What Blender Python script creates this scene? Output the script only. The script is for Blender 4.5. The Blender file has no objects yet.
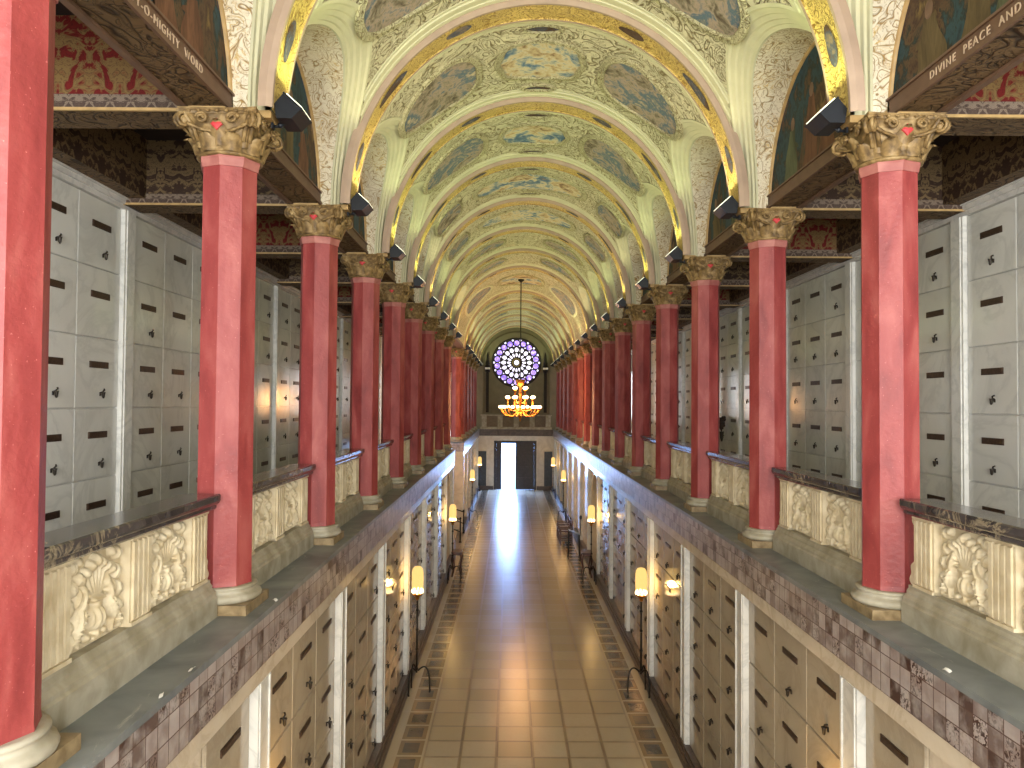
import bpy, math, random
from math import sin, cos, pi, sqrt, radians, atan2, asin
from mathutils import Vector, Matrix
random.seed(7)
SC = bpy.context.scene
COL = SC.collection
EYE = 5.98                       # the floor lies at z = 0; heights below are written from eye level

# ------------------------------------------------------------------ helpers
def lin(c):
    c = c / 255.0
    return c / 12.92 if c <= 0.04045 else ((c + 0.055) / 1.055) ** 2.4
def C(r, g, b): return (lin(r), lin(g), lin(b), 1.0)

class Mat:
    def __init__(s, name, rough=0.6, metal=0.0, spec=0.5):
        s.m = bpy.data.materials.new(name); s.m.use_nodes = True
        s.nt = s.m.node_tree; s.b = s.nt.nodes['Principled BSDF']
        s.b.inputs['Roughness'].default_value = rough
        s.b.inputs['Metallic'].default_value = metal
        s.b.inputs['Specular IOR Level'].default_value = spec
    def n(s, t, **kw):
        nd = s.nt.nodes.new('ShaderNode' + t)
        for k, v in kw.items():
            if k.startswith('_'): setattr(nd, k[1:], v)
            else:
                i = nd.inputs[int(k[1:])] if k[0] == 'i' and k[1:].isdigit() else nd.inputs[k.replace('_', ' ')]
                if isinstance(v, bpy.types.NodeSocket): s.nt.links.new(v, i)
                else: i.default_value = v
        return nd
    def obj(s): return s.n('TexCoord').outputs['Object']
    def rnd(s): return s.n('ObjectInfo').outputs['Random']
    def math(s, op, a, b=0.0, c=0.0): return s.n('Math', _operation=op, i0=a, i1=b, i2=c).outputs[0]
    def vmath(s, op, a, b): return s.n('VectorMath', _operation=op, i0=a, i1=b).outputs[0]
    def scale(s, v, x, y, z): return s.n('Mapping', Vector=v, Scale=(x, y, z)).outputs[0]
    def noise(s, v, sc, det=3.0, dist=0.0, rough=0.5):
        return s.n('TexNoise', Vector=v, Scale=sc, Detail=det, Distortion=dist, Roughness=rough).outputs[0]
    def ramp(s, f, stops, ip='LINEAR'):
        nd = s.n('ValToRGB', Fac=f); r = nd.color_ramp; r.interpolation = ip
        while len(r.elements) < len(stops): r.elements.new(0.5)
        for e, (p, c) in zip(r.elements, stops):
            e.position = p; e.color = c if len(c) == 4 else (*c, 1)
        return nd.outputs[0]
    def mix(s, f, a, b, mode='MIX'):
        return s.n('Mix', _data_type='RGBA', _blend_type=mode, i0=f, i6=a, i7=b).outputs[2]
    def col(s, c):
        i = s.b.inputs['Base Color']
        if isinstance(c, bpy.types.NodeSocket): s.nt.links.new(c, i)
        else: i.default_value = c
        return s
    def rough(s, c): s.nt.links.new(c, s.b.inputs['Roughness']); return s
    def bump(s, h, st=0.3, d=0.02):
        s.nt.links.new(s.n('Bump', Height=h, Strength=st, Distance=d).outputs[0], s.b.inputs['Normal']); return s
    def sep(s, v):
        o = s.n('SeparateXYZ', i0=v).outputs
        return o[0], o[1], o[2]
    def comb(s, x, y, z): return s.n('CombineXYZ', i0=x, i1=y, i2=z).outputs[0]
B1, W1 = (0, 0, 0, 1), (1, 1, 1, 1)

class MB:
    """collects faces and links them as ONE mesh object"""
    def __init__(s): s.v = []; s.f = []; s.mi = []; s.sm = []
    def face(s, idx, mi=0, sm=False): s.f.append(tuple(idx)); s.mi.append(mi); s.sm.append(sm)
    def quad(s, a, b, c, d, mi=0):
        n = len(s.v); s.v += [a, b, c, d]; s.face((n, n+1, n+2, n+3), mi)
    def box(s, x0, x1, y0, y1, z0, z1, mi=0, mis=None):
        n = len(s.v)
        s.v += [(x0,y0,z0),(x1,y0,z0),(x1,y1,z0),(x0,y1,z0),(x0,y0,z1),(x1,y0,z1),(x1,y1,z1),(x0,y1,z1)]
        mis = mis or [mi]*6
        for k, q in enumerate(((0,3,2,1),(4,5,6,7),(0,1,5,4),(1,2,6,5),(2,3,7,6),(3,0,4,7))):   # bottom top -y +x +y -x
            s.face([n+i for i in q], mis[k])
    def cbox(s, c, sx, sy, sz, mi=0): s.box(c[0]-sx/2, c[0]+sx/2, c[1]-sy/2, c[1]+sy/2, c[2]-sz/2, c[2]+sz/2, mi)
    def grid(s, fn, nu, nv, mi=0, sm=True, closeu=False, miv=None):
        n = len(s.v)
        for j in range(nv+1):
            for i in range(nu if closeu else nu+1): s.v.append(tuple(fn(i/nu, j/nv)))
        w = nu if closeu else nu+1
        for j in range(nv):
            for i in range(nu):
                a = n+j*w+i; b = n+j*w+(i+1) % w if closeu else a+1
                s.face((a, b, b+w, a+w), miv(i, j) if miv else mi, sm)
    def lathe(s, prof, n=24, c=(0,0,0), mi=0, sm=True, cap=True, ph=0.0):
        m = len(s.v)
        for r, z in prof:
            for i in range(n):
                a = 2*pi*i/n+ph; s.v.append((c[0]+r*cos(a), c[1]+r*sin(a), c[2]+z))
        for j in range(len(prof)-1):
            for i in range(n):
                k = (i+1) % n
                s.face((m+j*n+i, m+j*n+k, m+(j+1)*n+k, m+(j+1)*n+i), mi, sm)
        if cap:
            s.face([m+i for i in range(n)][::-1], mi); s.face([m+(len(prof)-1)*n+i for i in range(n)], mi)
    def tube(s, pts, r, n=8, mi=0, cap=True):
        pts = [Vector(p) for p in pts]; rs = r if isinstance(r, (list, tuple)) else [r]*len(pts)
        m = len(s.v); up = None
        for i, p in enumerate(pts):
            t = (pts[min(i+1, len(pts)-1)]-pts[max(i-1, 0)]).normalized()
            if up is None:
                up = Vector((0,0,1)) if abs(t.z) < .9 else Vector((1,0,0))
            a = t.cross(up).normalized(); up = a.cross(t).normalized()
            for k in range(n):
                q = 2*pi*k/n; s.v.append(tuple(p+a*cos(q)*rs[i]+up*sin(q)*rs[i]))
        for i in range(len(pts)-1):
            for k in range(n):
                l = (k+1) % n
                s.face((m+i*n+k, m+i*n+l, m+(i+1)*n+l, m+(i+1)*n+k), mi, True)
        if cap:
            s.face([m+k for k in range(n)][::-1], mi); s.face([m+(len(pts)-1)*n+k for k in range(n)], mi)
    def prof(s, pts, y0, y1, mi=0, mis=None, closed=True, cap=True):
        """extrude an (x,z) outline along y"""
        m = len(s.v); n = len(pts)
        for y in (y0, y1):
            for x, z in pts: s.v.append((x, y, z))
        for i in range(n if closed else n-1):
            k = (i+1) % n; s.face((m+i, m+k, m+n+k, m+n+i), mis[i] if mis else mi)
        if closed and cap:
            s.face([m+i for i in range(n)], mi); s.face([m+n+i for i in range(n)][::-1], mi)
    def ball(s, c, rx, ry, rz, nu=12, nv=8, mi=0):
        s.grid(lambda u, v: (c[0]+rx*cos(2*pi*u)*sin(pi*v), c[1]+ry*sin(2*pi*u)*sin(pi*v), c[2]-rz*cos(pi*v)), nu, nv, mi, True, True)
    def xf(s, M, start=0):
        for i in range(start, len(s.v)): s.v[i] = tuple(M @ Vector(s.v[i]))
    def build(s, name, mats, parent=None, loc=None):
        me = bpy.data.meshes.new(name); me.from_pydata(s.v, [], s.f)
        mats = mats if isinstance(mats, (list, tuple)) else [mats]
        for m in mats: me.materials.append(m.m)
        me.polygons.foreach_set('material_index', s.mi); me.polygons.foreach_set('use_smooth', s.sm)
        me.update()
        o = bpy.data.objects.new(name, me); COL.objects.link(o)
        if parent: o.parent = parent
        if loc: o.location = loc
        return o

def root(name, loc=(0,0,0), rz=0.0):
    o = bpy.data.objects.new(name, None); COL.objects.link(o)
    o.location = loc; o.rotation_euler = (0, 0, rz); o.empty_display_size = .1
    return o
def tag(o, label, cat, group=None, kind='thing'):
    o['label'] = label; o['category'] = cat
    if kind: o['kind'] = kind
    if group: o['group'] = group
    elif 'group' in o: del o['group']
    return o
def struct(o): o['kind'] = 'structure'; return o
KIDS = {}
def copy_tree(o, loc=None, rz=None, parent=None):
    c = o.copy(); COL.objects.link(c)
    if parent is not None: c.parent = parent
    for ch in list(o.children): copy_tree(ch, parent=c)
    if loc is not None: c.location = loc
    if rz is not None: c.rotation_euler = (0, 0, rz)
    return c
ORD = ['nearest','second','third','fourth','fifth','sixth','seventh','eighth','ninth','tenth','eleventh','twelfth','thirteenth','fourteenth','fifteenth','sixteenth','seventeenth']

# ------------------------------------------------------------------ dimensions (metres, from the eye)
S = 3.2
def YK(k): return 3.70 if k == 0 else 3.573+S*k
W = 2.936            # column line
ZS = 2.54            # springing of the vault
ZL = -1.805          # gallery ledge
ZF = -5.98           # hall floor
WL = 2.516           # ledge edge
RA, RB = 2.50, 2.62  # rib intrados
VA, VB = 2.60, 2.72  # vault surface
LR, LH = 1.48, 1.48  # lunette half width and rise
YF = 53.0            # end wall
YB = -6.03           # near end of the hall
CR0, CR1 = YK(8)+.30, YK(10)-.16   # side opening on the left

# ------------------------------------------------------------------ materials
def m_plain(name, c, rough=.6, metal=0, var=.12, sc=6, spec=.5, bumps=0.0, c2=None):
    M = Mat(name, rough, metal, spec); o = M.obj(); v = M.vmath('ADD', o, M.comb(M.math('MULTIPLY', M.rnd(), 37.0), 0.0, 0.0))
    n = M.noise(v, sc, 5, .3)
    d = c2 or tuple(x*(1-var*2.2) for x in c[:3])+(1,)
    M.col(M.ramp(n, [(.3, d), (.65, c)]))
    if bumps: M.bump(n, bumps)
    return M
def m_column():
    M = Mat('red painted stone', .5, 0, .4); o = M.obj()
    v = M.vmath('ADD', o, M.comb(M.math('MULTIPLY', M.rnd(), 37.0), 0.0, 0.0))
    n = M.noise(M.scale(v, 1, 1, .35), 5, 6, .4); f = M.noise(v, 70, 2)
    c = M.ramp(n, [(.25, C(116,42,42)), (.5, C(144,60,58)), (.75, C(166,88,82))])
    sp = M.ramp(f, [(.70, B1), (.76, W1)])
    c = M.mix(M.math('MULTIPLY', sp, .5), c, C(230,150,140))
    M.col(c).bump(M.noise(v, 22, 4), .25, .02); return M
def m_marble(name, base, vein, rough=.22, sc=1.6, amount=.6, spec=.5, warm=None):
    M = Mat(name, rough, 0, spec); o = M.obj()
    v = M.vmath('ADD', o, M.comb(M.math('MULTIPLY', M.rnd(), 31.0), M.math('MULTIPLY', M.rnd(), 57.0), 0.0))
    v = M.n('Mapping', Vector=v, Rotation=(.6, .5, .7)).outputs[0]
    n = M.noise(v, sc, 7, 1.1, .62)
    vn = M.math('ABSOLUTE', M.math('SUBTRACT', n, .5))
    f = M.ramp(vn, [(0, W1), (.045, (.25,.25,.25)), (.14, B1)])
    cl = M.ramp(M.noise(v, sc*.55, 3), [(.35, tuple(x*.86 for x in base[:3])+(1,)), (.65, base)])
    M.col(M.mix(M.math('MULTIPLY', f, amount), cl, vein)); return M
def m_blackmarble():
    M = Mat('black marble rail', .12); o = M.obj()
    v = M.vmath('ADD', o, M.comb(0.0, M.math('MULTIPLY', M.rnd(), 31.0), 0.0))
    n = M.noise(v, 3.2, 7, 1.2, .65); vn = M.math('ABSOLUTE', M.math('SUBTRACT', n, .5))
    f = M.ramp(vn, [(0, W1), (.018, (.5,.5,.5)), (.05, B1)])
    g = M.ramp(M.noise(v, 1.7, 2), [(.45, B1), (.62, W1)])
    c = M.mix(M.math('MULTIPLY', M.math('MULTIPLY', f, g), .7), M.ramp(n, [(.3, C(38,36,40)), (.7, C(84,78,78))]), C(186,170,140))
    M.col(c); return M
def m_slate():
    M = Mat('grey slate ledge', .42); o = M.obj()
    n = M.noise(o, 2.2, 6, .6); f = M.noise(M.scale(o, 1, .3, 1), 5, 6, 1.5, .7)
    c = M.ramp(n, [(.3, C(92,97,98)), (.7, C(132,137,135))])
    M.col(M.mix(M.ramp(f, [(.62, B1), (.70, (.6,.6,.6))]), c, C(178,174,160))).bump(n, .1); return M
def m_tileband():
    M = Mat('mauve glazed tile band', .32); o = M.obj(); x, y, z = M.sep(o)
    yy = M.math('ADD', y, x)
    t = .152
    iy = M.math('FLOOR', M.math('DIVIDE', yy, t)); iz = M.math('FLOOR', M.math('DIVIDE', M.math('ADD', z, 2.262), t))
    wn = M.n('TexWhiteNoise', _noise_dimensions='2D', Vector=M.comb(iy, iz, 0.0)).outputs[0]
    br = M.n('TexBrick', Vector=M.comb(yy, M.math('ADD', z, 2.262), 0.0), Scale=1.0, Mortar_Size=.004, Mortar_Smooth=.1, Brick_Width=t, Row_Height=t, _offset=0.0)
    base = M.ramp(wn, [(0, C(70,48,42)), (.12, C(98,80,74)), (.3, C(134,118,112)), (.6, C(152,138,132)), (.85, C(172,160,154)), (1, C(120,102,96))])
    pat = M.noise(o, 26, 4, 1.5)
    sel = M.ramp(M.n('TexWhiteNoise', _noise_dimensions='2D', Vector=M.comb(iz, iy, 0.0)).outputs[0], [(.7, B1), (.74, W1)])
    base = M.mix(M.math('MULTIPLY', sel, M.ramp(pat, [(.5, B1), (.56, W1)])), base, C(64,40,34))
    base = M.mix(M.ramp(M.noise(o, 7, 5), [(.42, B1), (.7, (.7,.7,.7))]), base, C(182,174,168))
    M.col(M.mix(br.outputs['Fac'], base, C(92,68,60))).bump(br.outputs['Fac'], -.3, .01); return M
def scrolls(M, v, sc, freq, dist=1.2, seedoff=0.0):
    """flowing contour lines that curl like carved foliage"""
    n = M.n('TexNoise', Vector=v, Scale=sc, Detail=1.5, Distortion=dist, Roughness=.55).outputs[0]
    p = M.math('PINGPONG', M.math('MULTIPLY', n, freq), .5)
    return M.math('MULTIPLY', p, 2.0), n
def m_plaster(name, base, line, sc=1.5, freq=9, rough=.75, gold=None, dens=.34, st=.5, dist=1.2):
    M = Mat(name, rough, 0, .25); o = M.obj()
    v = M.vmath('ADD', o, M.comb(0.0, M.math('MULTIPLY', M.rnd(), 23.0), 0.0))
    p, n = scrolls(M, v, sc, freq, dist)
    p2, n2 = scrolls(M, v, sc*2.3, freq*.8, dist)
    l1 = M.ramp(p, [(.02, W1), (dens, B1)]); l2 = M.ramp(p2, [(.02, (.6,.6,.6)), (dens*.8, B1)])
    f = M.math('MAXIMUM', l1, l2)
    b = M.ramp(M.noise(v, 1.1, 3), [(.3, tuple(x*.85 for x in base[:3])+(1,)), (.7, base)])
    c = M.mix(f, b, line)
    if gold:
        g = M.ramp(M.noise(v, 2.5, 2), [(.45, B1), (.6, W1)])
        e = M.ramp(p, [(.3, B1), (.5, W1), (.62, B1)])
        c = M.mix(M.math('MULTIPLY', M.math('MULTIPLY', g, e), .8), c, gold)
    M.col(c).bump(M.math('SUBTRACT', 1.0, f), st, .03); return M
def m_damask(name, ground, pat, per=.42, sc=4.2, th=.5, rough=.7):
    M = Mat(name, rough, 0, .3); o = M.obj(); x, y, z = M.sep(o)
    h = M.math('PINGPONG', M.math('ADD', x, y), per)
    zz = M.math('MULTIPLY', z, 1.0)
    v = M.comb(h, zz, 1.7)
    n = M.n('TexNoise', Vector=v, Scale=sc, Detail=3.0, Distortion=1.4, Roughness=.55).outputs[0]
    f = M.ramp(n, [(th-.03, B1), (th+.02, W1)])
    e = M.ramp(M.math('PINGPONG', M.math('MULTIPLY', n, 12.0), .5), [(.0, W1), (.16, B1)])
    c = M.mix(f, ground, pat)
    c = M.mix(M.math('MULTIPLY', e, .65), c, tuple(q*.35 for q in ground[:3])+(1,))
    M.col(c).bump(f, .25, .01); return M
def m_fresco(name, stops, sc=1.3, dist=.8, stretch=(1,1,1), rough=.7):
    M = Mat(name, rough, 0, .2); o = M.obj(); r = M.rnd()
    v = M.vmath('ADD', M.scale(o, *stretch), M.comb(M.math('MULTIPLY', r, 41.0), M.math('MULTIPLY', r, 17.0), M.math('MULTIPLY', r, 63.0)))
    n = M.noise(v, sc, 6, dist, .62)
    n2 = M.noise(v, sc*2.6, 5, 2.0, .6)
    k = M.math('ADD', M.math('MULTIPLY', n, .7), M.math('MULTIPLY', n2, .3))
    k = M.n('MapRange', Value=k, From_Min=.32, From_Max=.68).outputs[0]
    c = M.ramp(k, stops)
    M.col(c); return M
def m_emit(name, c, st):
    M = Mat(name, .4); M.col(c); M.b.inputs['Emission Color'].default_value = c; M.b.inputs['Emission Strength'].default_value = st; return M

RED = m_column()
RED2 = m_plain('worn pink necking', C(172,110,100), .6, c2=C(144,78,72))
STONE = m_plain('cream limestone', C(216,203,172), .62, 0, .10, 7, bumps=.06, c2=C(188,170,134))
STONE_GREY = m_plain('weathered limestone', C(172,165,146), .6, 0, .12, 5, bumps=.05, c2=C(138,130,106))
PLINTH = m_plain('tan marble plinth', C(152,132,98), .4, 0, .2, 9, c2=C(108,88,58))
BRONZE = Mat('dull gilt plaster', .55, 0, .4)
_o = BRONZE.obj(); _n = BRONZE.noise(_o, 14, 5, .5)
BRONZE.col(BRONZE.ramp(_n, [(.3, C(84,64,36)), (.52, C(132,106,64)), (.74, C(170,144,98))])).bump(_n, .35, .02)
RELIEF = m_plain('recess dark relief stone', C(126,112,92), .7)  # darker than the frame, putting recess shade into the panel colour
BOSS = m_plain('red boss', C(206,62,66), .4, 0, .1)
RAIL = m_blackmarble(); SLATE = m_slate(); TILES = m_tileband()
WHITE = m_marble('white marble', C(222,220,212), C(150,152,150), .2, 1.5, .35)
SLABM = m_marble('pale marble crypt front', C(216,215,208), C(160,160,156), .18, .9, .32, .3)
CREAM = m_marble('cream marble', C(222,208,184), C(176,156,128), .18, 1.2, .4)
CREAM2 = m_marble('cream crypt front', C(178,166,144), C(146,130,108), .12, 1.0, .4)
WALLBACK = m_plain('mortar shadow gap', C(96,92,84), .8)
PLAQ = m_plain('bronze plaque', C(74,54,40), .45, .3, .25, 30)
HOOK = m_plain('dark bronze', C(52,44,36), .45, .4, .2, 30)
DARKM = m_marble('dark brown marble', C(66,52,46), C(112,92,80), .4, 2.0, .5)
VAULT = m_plaster('painted vault plaster', C(216,208,174), C(124,110,74), 2.6, 8, dens=.36, st=.9)
VMOLD = m_plain('plain vault moulding', C(206,202,166), .7, 0, .06, 3)
VFRAME = m_plaster('carved fresco frame', C(204,196,156), C(132,118,78), 5, 9, dens=.34, st=.8)
PINK = m_plain('pink rib moulding', C(172,148,126), .65, 0, .08, 4)
GOLD = m_plaster('gold foliage band', C(214,184,104), C(140,106,44), 6, 7, .45, dens=.36, st=.7)
LUNET = m_plaster('white and gold foliage', C(236,226,200), C(166,134,80), 4.5, 7, .6, gold=C(204,166,80), dens=.30)
BEAMO = m_plaster('carved brown beam', C(116,92,62), C(50,36,22), 2.6, 8, .6, dens=.42, st=.7)
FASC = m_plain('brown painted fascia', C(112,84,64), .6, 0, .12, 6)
LETT = m_plain('tan lettering', C(204,178,150), .6, 0, .05)
GILT = m_plain('gilt fillet', C(190,156,100), .5, 0, .15, 8)
DAMR = m_damask('red and gold damask', C(104,20,15), C(122,96,56), .27, 6.0, .47)
DAMB = m_damask('brown damask', C(58,40,28), C(112,92,62), .24, 6.5, .5)
SCAL = m_damask('grey scallop border', C(80,64,54), C(126,110,94), .09, 12, .5)
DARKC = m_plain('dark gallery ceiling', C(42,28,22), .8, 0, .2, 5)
FR1 = m_fresco('sky fresco', [(0, C(70,54,44)), (.2, C(124,98,74)), (.36, C(186,164,124)), (.5, C(204,192,160)), (.6, C(150,156,150)), (.72, C(92,118,140)), (.85, C(66,92,120)), (1, C(160,132,104))], 1.6, .3)
FR2 = m_fresco('figure fresco', [(0, C(60,52,46)), (.22, C(104,92,76)), (.38, C(142,132,112)), (.48, C(170,150,132)), (.56, C(138,132,124)), (.68, C(84,106,122)), (.78, C(120,124,118)), (.9, C(176,160,140)), (1, C(196,180,140))], 1.9, .5)
FR3 = m_fresco('dark medallion', [(0, C(50,40,40)), (.4, C(88,66,50)), (.6, C(70,76,90)), (1, C(150,124,90))], 4)
MURAL = m_fresco('dark mural paint', [(0, C(22,26,28)), (.2, C(40,52,54)), (.38, C(52,74,76)), (.48, C(44,50,44)), (.58, C(92,72,50)), (.7, C(66,48,38)), (.84, C(110,92,56)), (1, C(150,118,74))], 1.3, .35, (1, 1.1, .8))
ROBES = [m_fresco('painted robe %d' % i, [(0, tuple(x*.5 for x in c[:3])+(1,)), (.5, c), (1, tuple(min(1, x*1.6) for x in c[:3])+(1,))], 3.0, .6, (1, 2.2, .5)) for i, c in enumerate((C(92,78,52), C(58,74,84), C(104,72,52), C(84,88,64)))]
FLESH = m_plain('painted flesh tone', C(120,92,70), .7, 0, .15, 9)
BLACK = m_plain('black painted metal', C(30,34,40), .45, .3, .1, 10)
IRON = m_plain('wrought iron', C(40,36,32), .5, .6, .2, 10)
BRASS = Mat('polished brass', .35, 1.0); BRASS.col(C(190,128,60))
WOOD = m_plain('dark red wood', C(84,46,34), .35, 0, .25, 8)
PLAINWHITE = m_plain('plain white', C(236,234,226), .8, 0, .03)  # plain white, shared by window panes and the painted ledge glints
GREYW = m_plain('grey green plaster', C(128,122,98), .75, 0, .08, 2)
DOORW = m_plain('dark panelled door wood', C(52,44,42), .45, 0, .2, 6)
DOORB = m_plain('dark blue grey door', C(44,54,62), .4, 0, .2, 6)
FLOORT = None
def m_floor(name, a, b, rough=.2, sc=2.0):
    M = Mat(name, rough, 0, .5); o = M.obj(); x, y, z = M.sep(o)
    n = M.noise(M.scale(o, 1, 3, 1), sc, 6, .6, .6)
    iy = M.math('FLOOR', M.math('DIVIDE', M.math('SUBTRACT', y, 2.0), .615)); ix = M.math('FLOOR', M.math('DIVIDE', x, .615))
    wn = M.n('TexWhiteNoise', _noise_dimensions='2D', Vector=M.comb(ix, iy, 0.0)).outputs[0]
    k = M.math('ADD', M.math('MULTIPLY_ADD', M.noise(M.scale(o, 1, 5, 1), 6, 4, .2), .25, .10), M.math('MULTIPLY', wn, .55))
    c = M.ramp(wn, [(0, b), (1, a)])
    M.col(M.mix(M.ramp(M.noise(o, 14, 4), [(.4, B1), (.7, (.25,.25,.25))]), c, b)); M.b.inputs['Roughness'].default_value = rough; return M
FT = m_floor('buff floor tile', C(184,171,150), C(172,158,134), .26)
FG = m_floor('brown grout strip', C(140,120,94), C(112,94,72), .3, 4)
FD = m_floor('dark inlay tile', C(88,84,76), C(52,48,44), .24, 5)
FM = m_floor('amber border marble', C(142,120,90), C(110,90,64), .26, 4)
GV = Mat('violet stained glass', .3)
_v = GV.obj(); _r = GV.rnd()
_v = GV.vmath('ADD', _v, GV.comb(GV.math('MULTIPLY', _r, 30.0), 0.0, GV.math('MULTIPLY', _r, 50.0)))
_c = GV.ramp(GV.noise(_v, 5, 3, 1), [(.3, C(96,72,190)), (.48, C(150,120,230)), (.6, C(190,160,240)), (.72, C(240,230,250)), (.85, C(190,110,150))])
GV.col(_c); GV.nt.links.new(_c, GV.b.inputs['Emission Color']); GV.b.inputs['Emission Strength'].default_value = 1.5
GWH = m_emit('white stained glass', C(238,232,255), 1.6)
TRAC = m_plain('dark window tracery', C(36,30,30), .6)
LENS = m_emit('lit lens', C(255,255,225), 1.3)
BULB = m_emit('glowing glass bowl', (1.0, .72, .38, 1), 9.0)
SHADE = Mat('amber lamp shade', .4)
SHADE.b.inputs['Base Color'].default_value = (.9, .62, .26, 1)
def shade_setup(M):
    nt = M.nt; out = nt.nodes['Material Output']
    em = M.n('Emission', Color=(1.0, .66, .24, 1), Strength=1.7)
    tr = M.n('BsdfTransparent', Color=(1.0, .80, .45, 1))
    mx = M.n('MixShader', i0=.55)
    nt.links.new(tr.outputs[0], mx.inputs[1]); nt.links.new(em.outputs[0], mx.inputs[2])
    nt.links.new(mx.outputs[0], out.inputs['Surface'])
shade_setup(SHADE)
BURN = m_emit('white hot burner glass', (1.0, .80, .45, 1), 5.0)
BLUEG = m_plain('blue grey seat', C(120,140,170), .35, 0, .1)
GREEN = m_plain('dried flowers', C(58,40,28), .8, 0, .3, 20)

# ------------------------------------------------------------------ the setting: floor
def build_floor():
    b = MB(); T = .615; g = .028
    y0 = 2.0; n = int((YF-y0)/T)+1
    b.quad((-9, YB, ZF-.012), (9, YB, ZF-.012), (9, YF+.6, ZF-.012), (-9, YF+.6, ZF-.012), 1)
    def cell(x0, x1, ya, yb, m0, m1, gx, gy):
        xs = [x0, x0+gx, x1-gx, x1]; ys = [ya, ya+gy, yb-gy, yb]
        for i in range(3):
            for j in range(3):
                b.quad((xs[i], ys[j], ZF), (xs[i+1], ys[j], ZF), (xs[i+1], ys[j+1], ZF), (xs[i], ys[j+1], ZF), m0 if i == j == 1 else m1)
    for r in range(n):
        ya = y0+r*T; yb = ya+T
        for c in range(-3, 3): cell(c*T, (c+1)*T, ya, yb, 0, 1, g, g)
        for s in (-1, 1):
            xa, xb = sorted((s*1.845, s*2.345))
            b.quad((xa, ya, ZF), (xb, ya, ZF), (xb, ya+.06, ZF), (xa, ya+.06, ZF), 0)
            xs = [xa, xa+.05, xa+.11, xb-.11, xb-.05, xb]; ys = [ya+.06, ya+.06, ya+.14, yb-.08, yb, yb]
            b.quad((xa, ya+.06, ZF), (xa+.04, ya+.06, ZF), (xa+.04, yb, ZF), (xa, yb, ZF), 0)
            b.quad((xb-.04, ya+.06, ZF), (xb, ya+.06, ZF), (xb, yb, ZF), (xb-.04, yb, ZF), 0)
            cell(xa+.04, xb-.04, ya+.06, yb, 2, 3, .075, .09)
            xa, xb = sorted((s*2.345, s*2.47)); b.quad((xa, ya, ZF), (xb, ya, ZF), (xb, yb, ZF), (xa, yb, ZF), 0)
    struct(b.build('floor', [FT, FG, FD, FM]))
build_floor()

# ------------------------------------------------------------------ side walls, ledges, bands
def spans(side): return [(YB, CR0), (CR1, YF)] if side < 0 else [(YB, YF)]
def sx(side, a, c): return tuple(sorted((side*a, side*c)))
trim_n = [0]
def trim(b, mats):
    trim_n[0] += 1
    return struct(b.build('trim_%d' % trim_n[0], mats))
NICHE = {7}
for side, nm in ((-1, 'left'), (1, 'right')):
    low, led, tb, fr, bs, up = MB(), MB(), MB(), MB(), MB(), MB()
    for (a, c) in spans(side):
        # lower wall, cut where the arched niche stands
        na, nb = YK(7)+.55, YK(8)-.25
        for (p, q) in ((a, min(c, na)), (max(a, nb), c)):
            if q > p: low.box(*sx(side, 2.665, 3.0), p, q, ZF, -2.26)
        led.box(*sx(side, WL, 5.6), a, c, ZL-.05, ZL)
        tb.box(*sx(side, WL+.018, 3.2), a, c, -2.262, ZL-.05)
        fr.box(*sx(side, 2.562, 2.70), a, c, -2.43, -2.262)
        for z0, z1, x in ((ZF, ZF+.13, 2.47), (ZF+.13, ZF+.20, 2.50), (ZF+.20, ZF+.26, 2.53)): bs.box(*sx(side, x, 2.67), a, c, z0, z1)
        up.box(*sx(side, 5.50, 5.75), a, c, ZL, 2.62)
    # arched niche (top arch filled by stepped wedges of wall)
    na, nb = YK(7)+.55, YK(8)-.25; yc = (na+nb)/2; rr = (nb-na)/2
    if True:
        zs = -2.55-rr; pts = [(na, -2.43), (nb, -2.43)]+[(yc+rr*cos(pi*i/20), zs+rr*sin(pi*i/20)) for i in range(21)]
        for x in (2.665, 3.0):
            n0 = len(low.v); low.v += [(side*x, y, z) for y, z in pts]
            for i in range(10):
                low.face((n0+1, n0+2+i, n0+3+i)) ; low.face((n0, n0+2+20-i, n0+1+20-i))
            low.face((n0, n0+1, n0+12))
        low.grid(lambda u, v: (side*(2.665+.5*v), yc+rr*cos(pi*u), zs+rr*sin(pi*u)), 20, 1, 0, True)
        low.box(*sx(side, 3.1, 3.15), na-.2, nb+.2, ZF, -2.3, 1)
        for y in (na, nb): low.quad((side*3.0, y, ZF), (side*3.15, y, ZF), (side*3.15, y, -2.4), (side*3.0, y, -2.4))
    struct(low.build('wall_%s' % nm, [CREAM, CREAM]))
    trim(led, SLATE); trim(tb, TILES); trim(fr, CREAM)
    struct(bs.build('baseboard_%s' % nm, DARKM))
    struct(up.build('wall_%s' % nm, SLABM))
    cap = MB()
    for (a, c) in spans(side):
        for z0, z1, x in ((2.46, 2.52, 5.42), (2.52, 2.58, 5.39), (2.58, 2.62, 5.36)): cap.box(*sx(side, x, 5.52), a, c, z0, z1)
    trim(cap, WHITE)
    # marble pilasters, one per column
    for k in range(-1, 16):
        if side < 0 and k == 9: continue
        y = YK(k)
        b = MB(); w = .17
        b.box(*sx(side, 2.557, 2.67), y-w, y+w, ZF+.26, -2.43)
        b.box(*sx(side, 2.545, 2.557), y-w+.03, y-w+.06, ZF+.26, -2.43); b.box(*sx(side, 2.545, 2.557), y+w-.06, y+w-.03, ZF+.26, -2.43)
        trim(b, WHITE)
        b = MB(); b.box(*sx(side, 5.41, 5.51), y-.14, y+.14, ZL, 2.46); b.box(*sx(side, 5.395, 5.41), y-.10, y+.10, ZL, 2.46)
        if 1 <= k <= 10: trim(b, WHITE)

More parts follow.
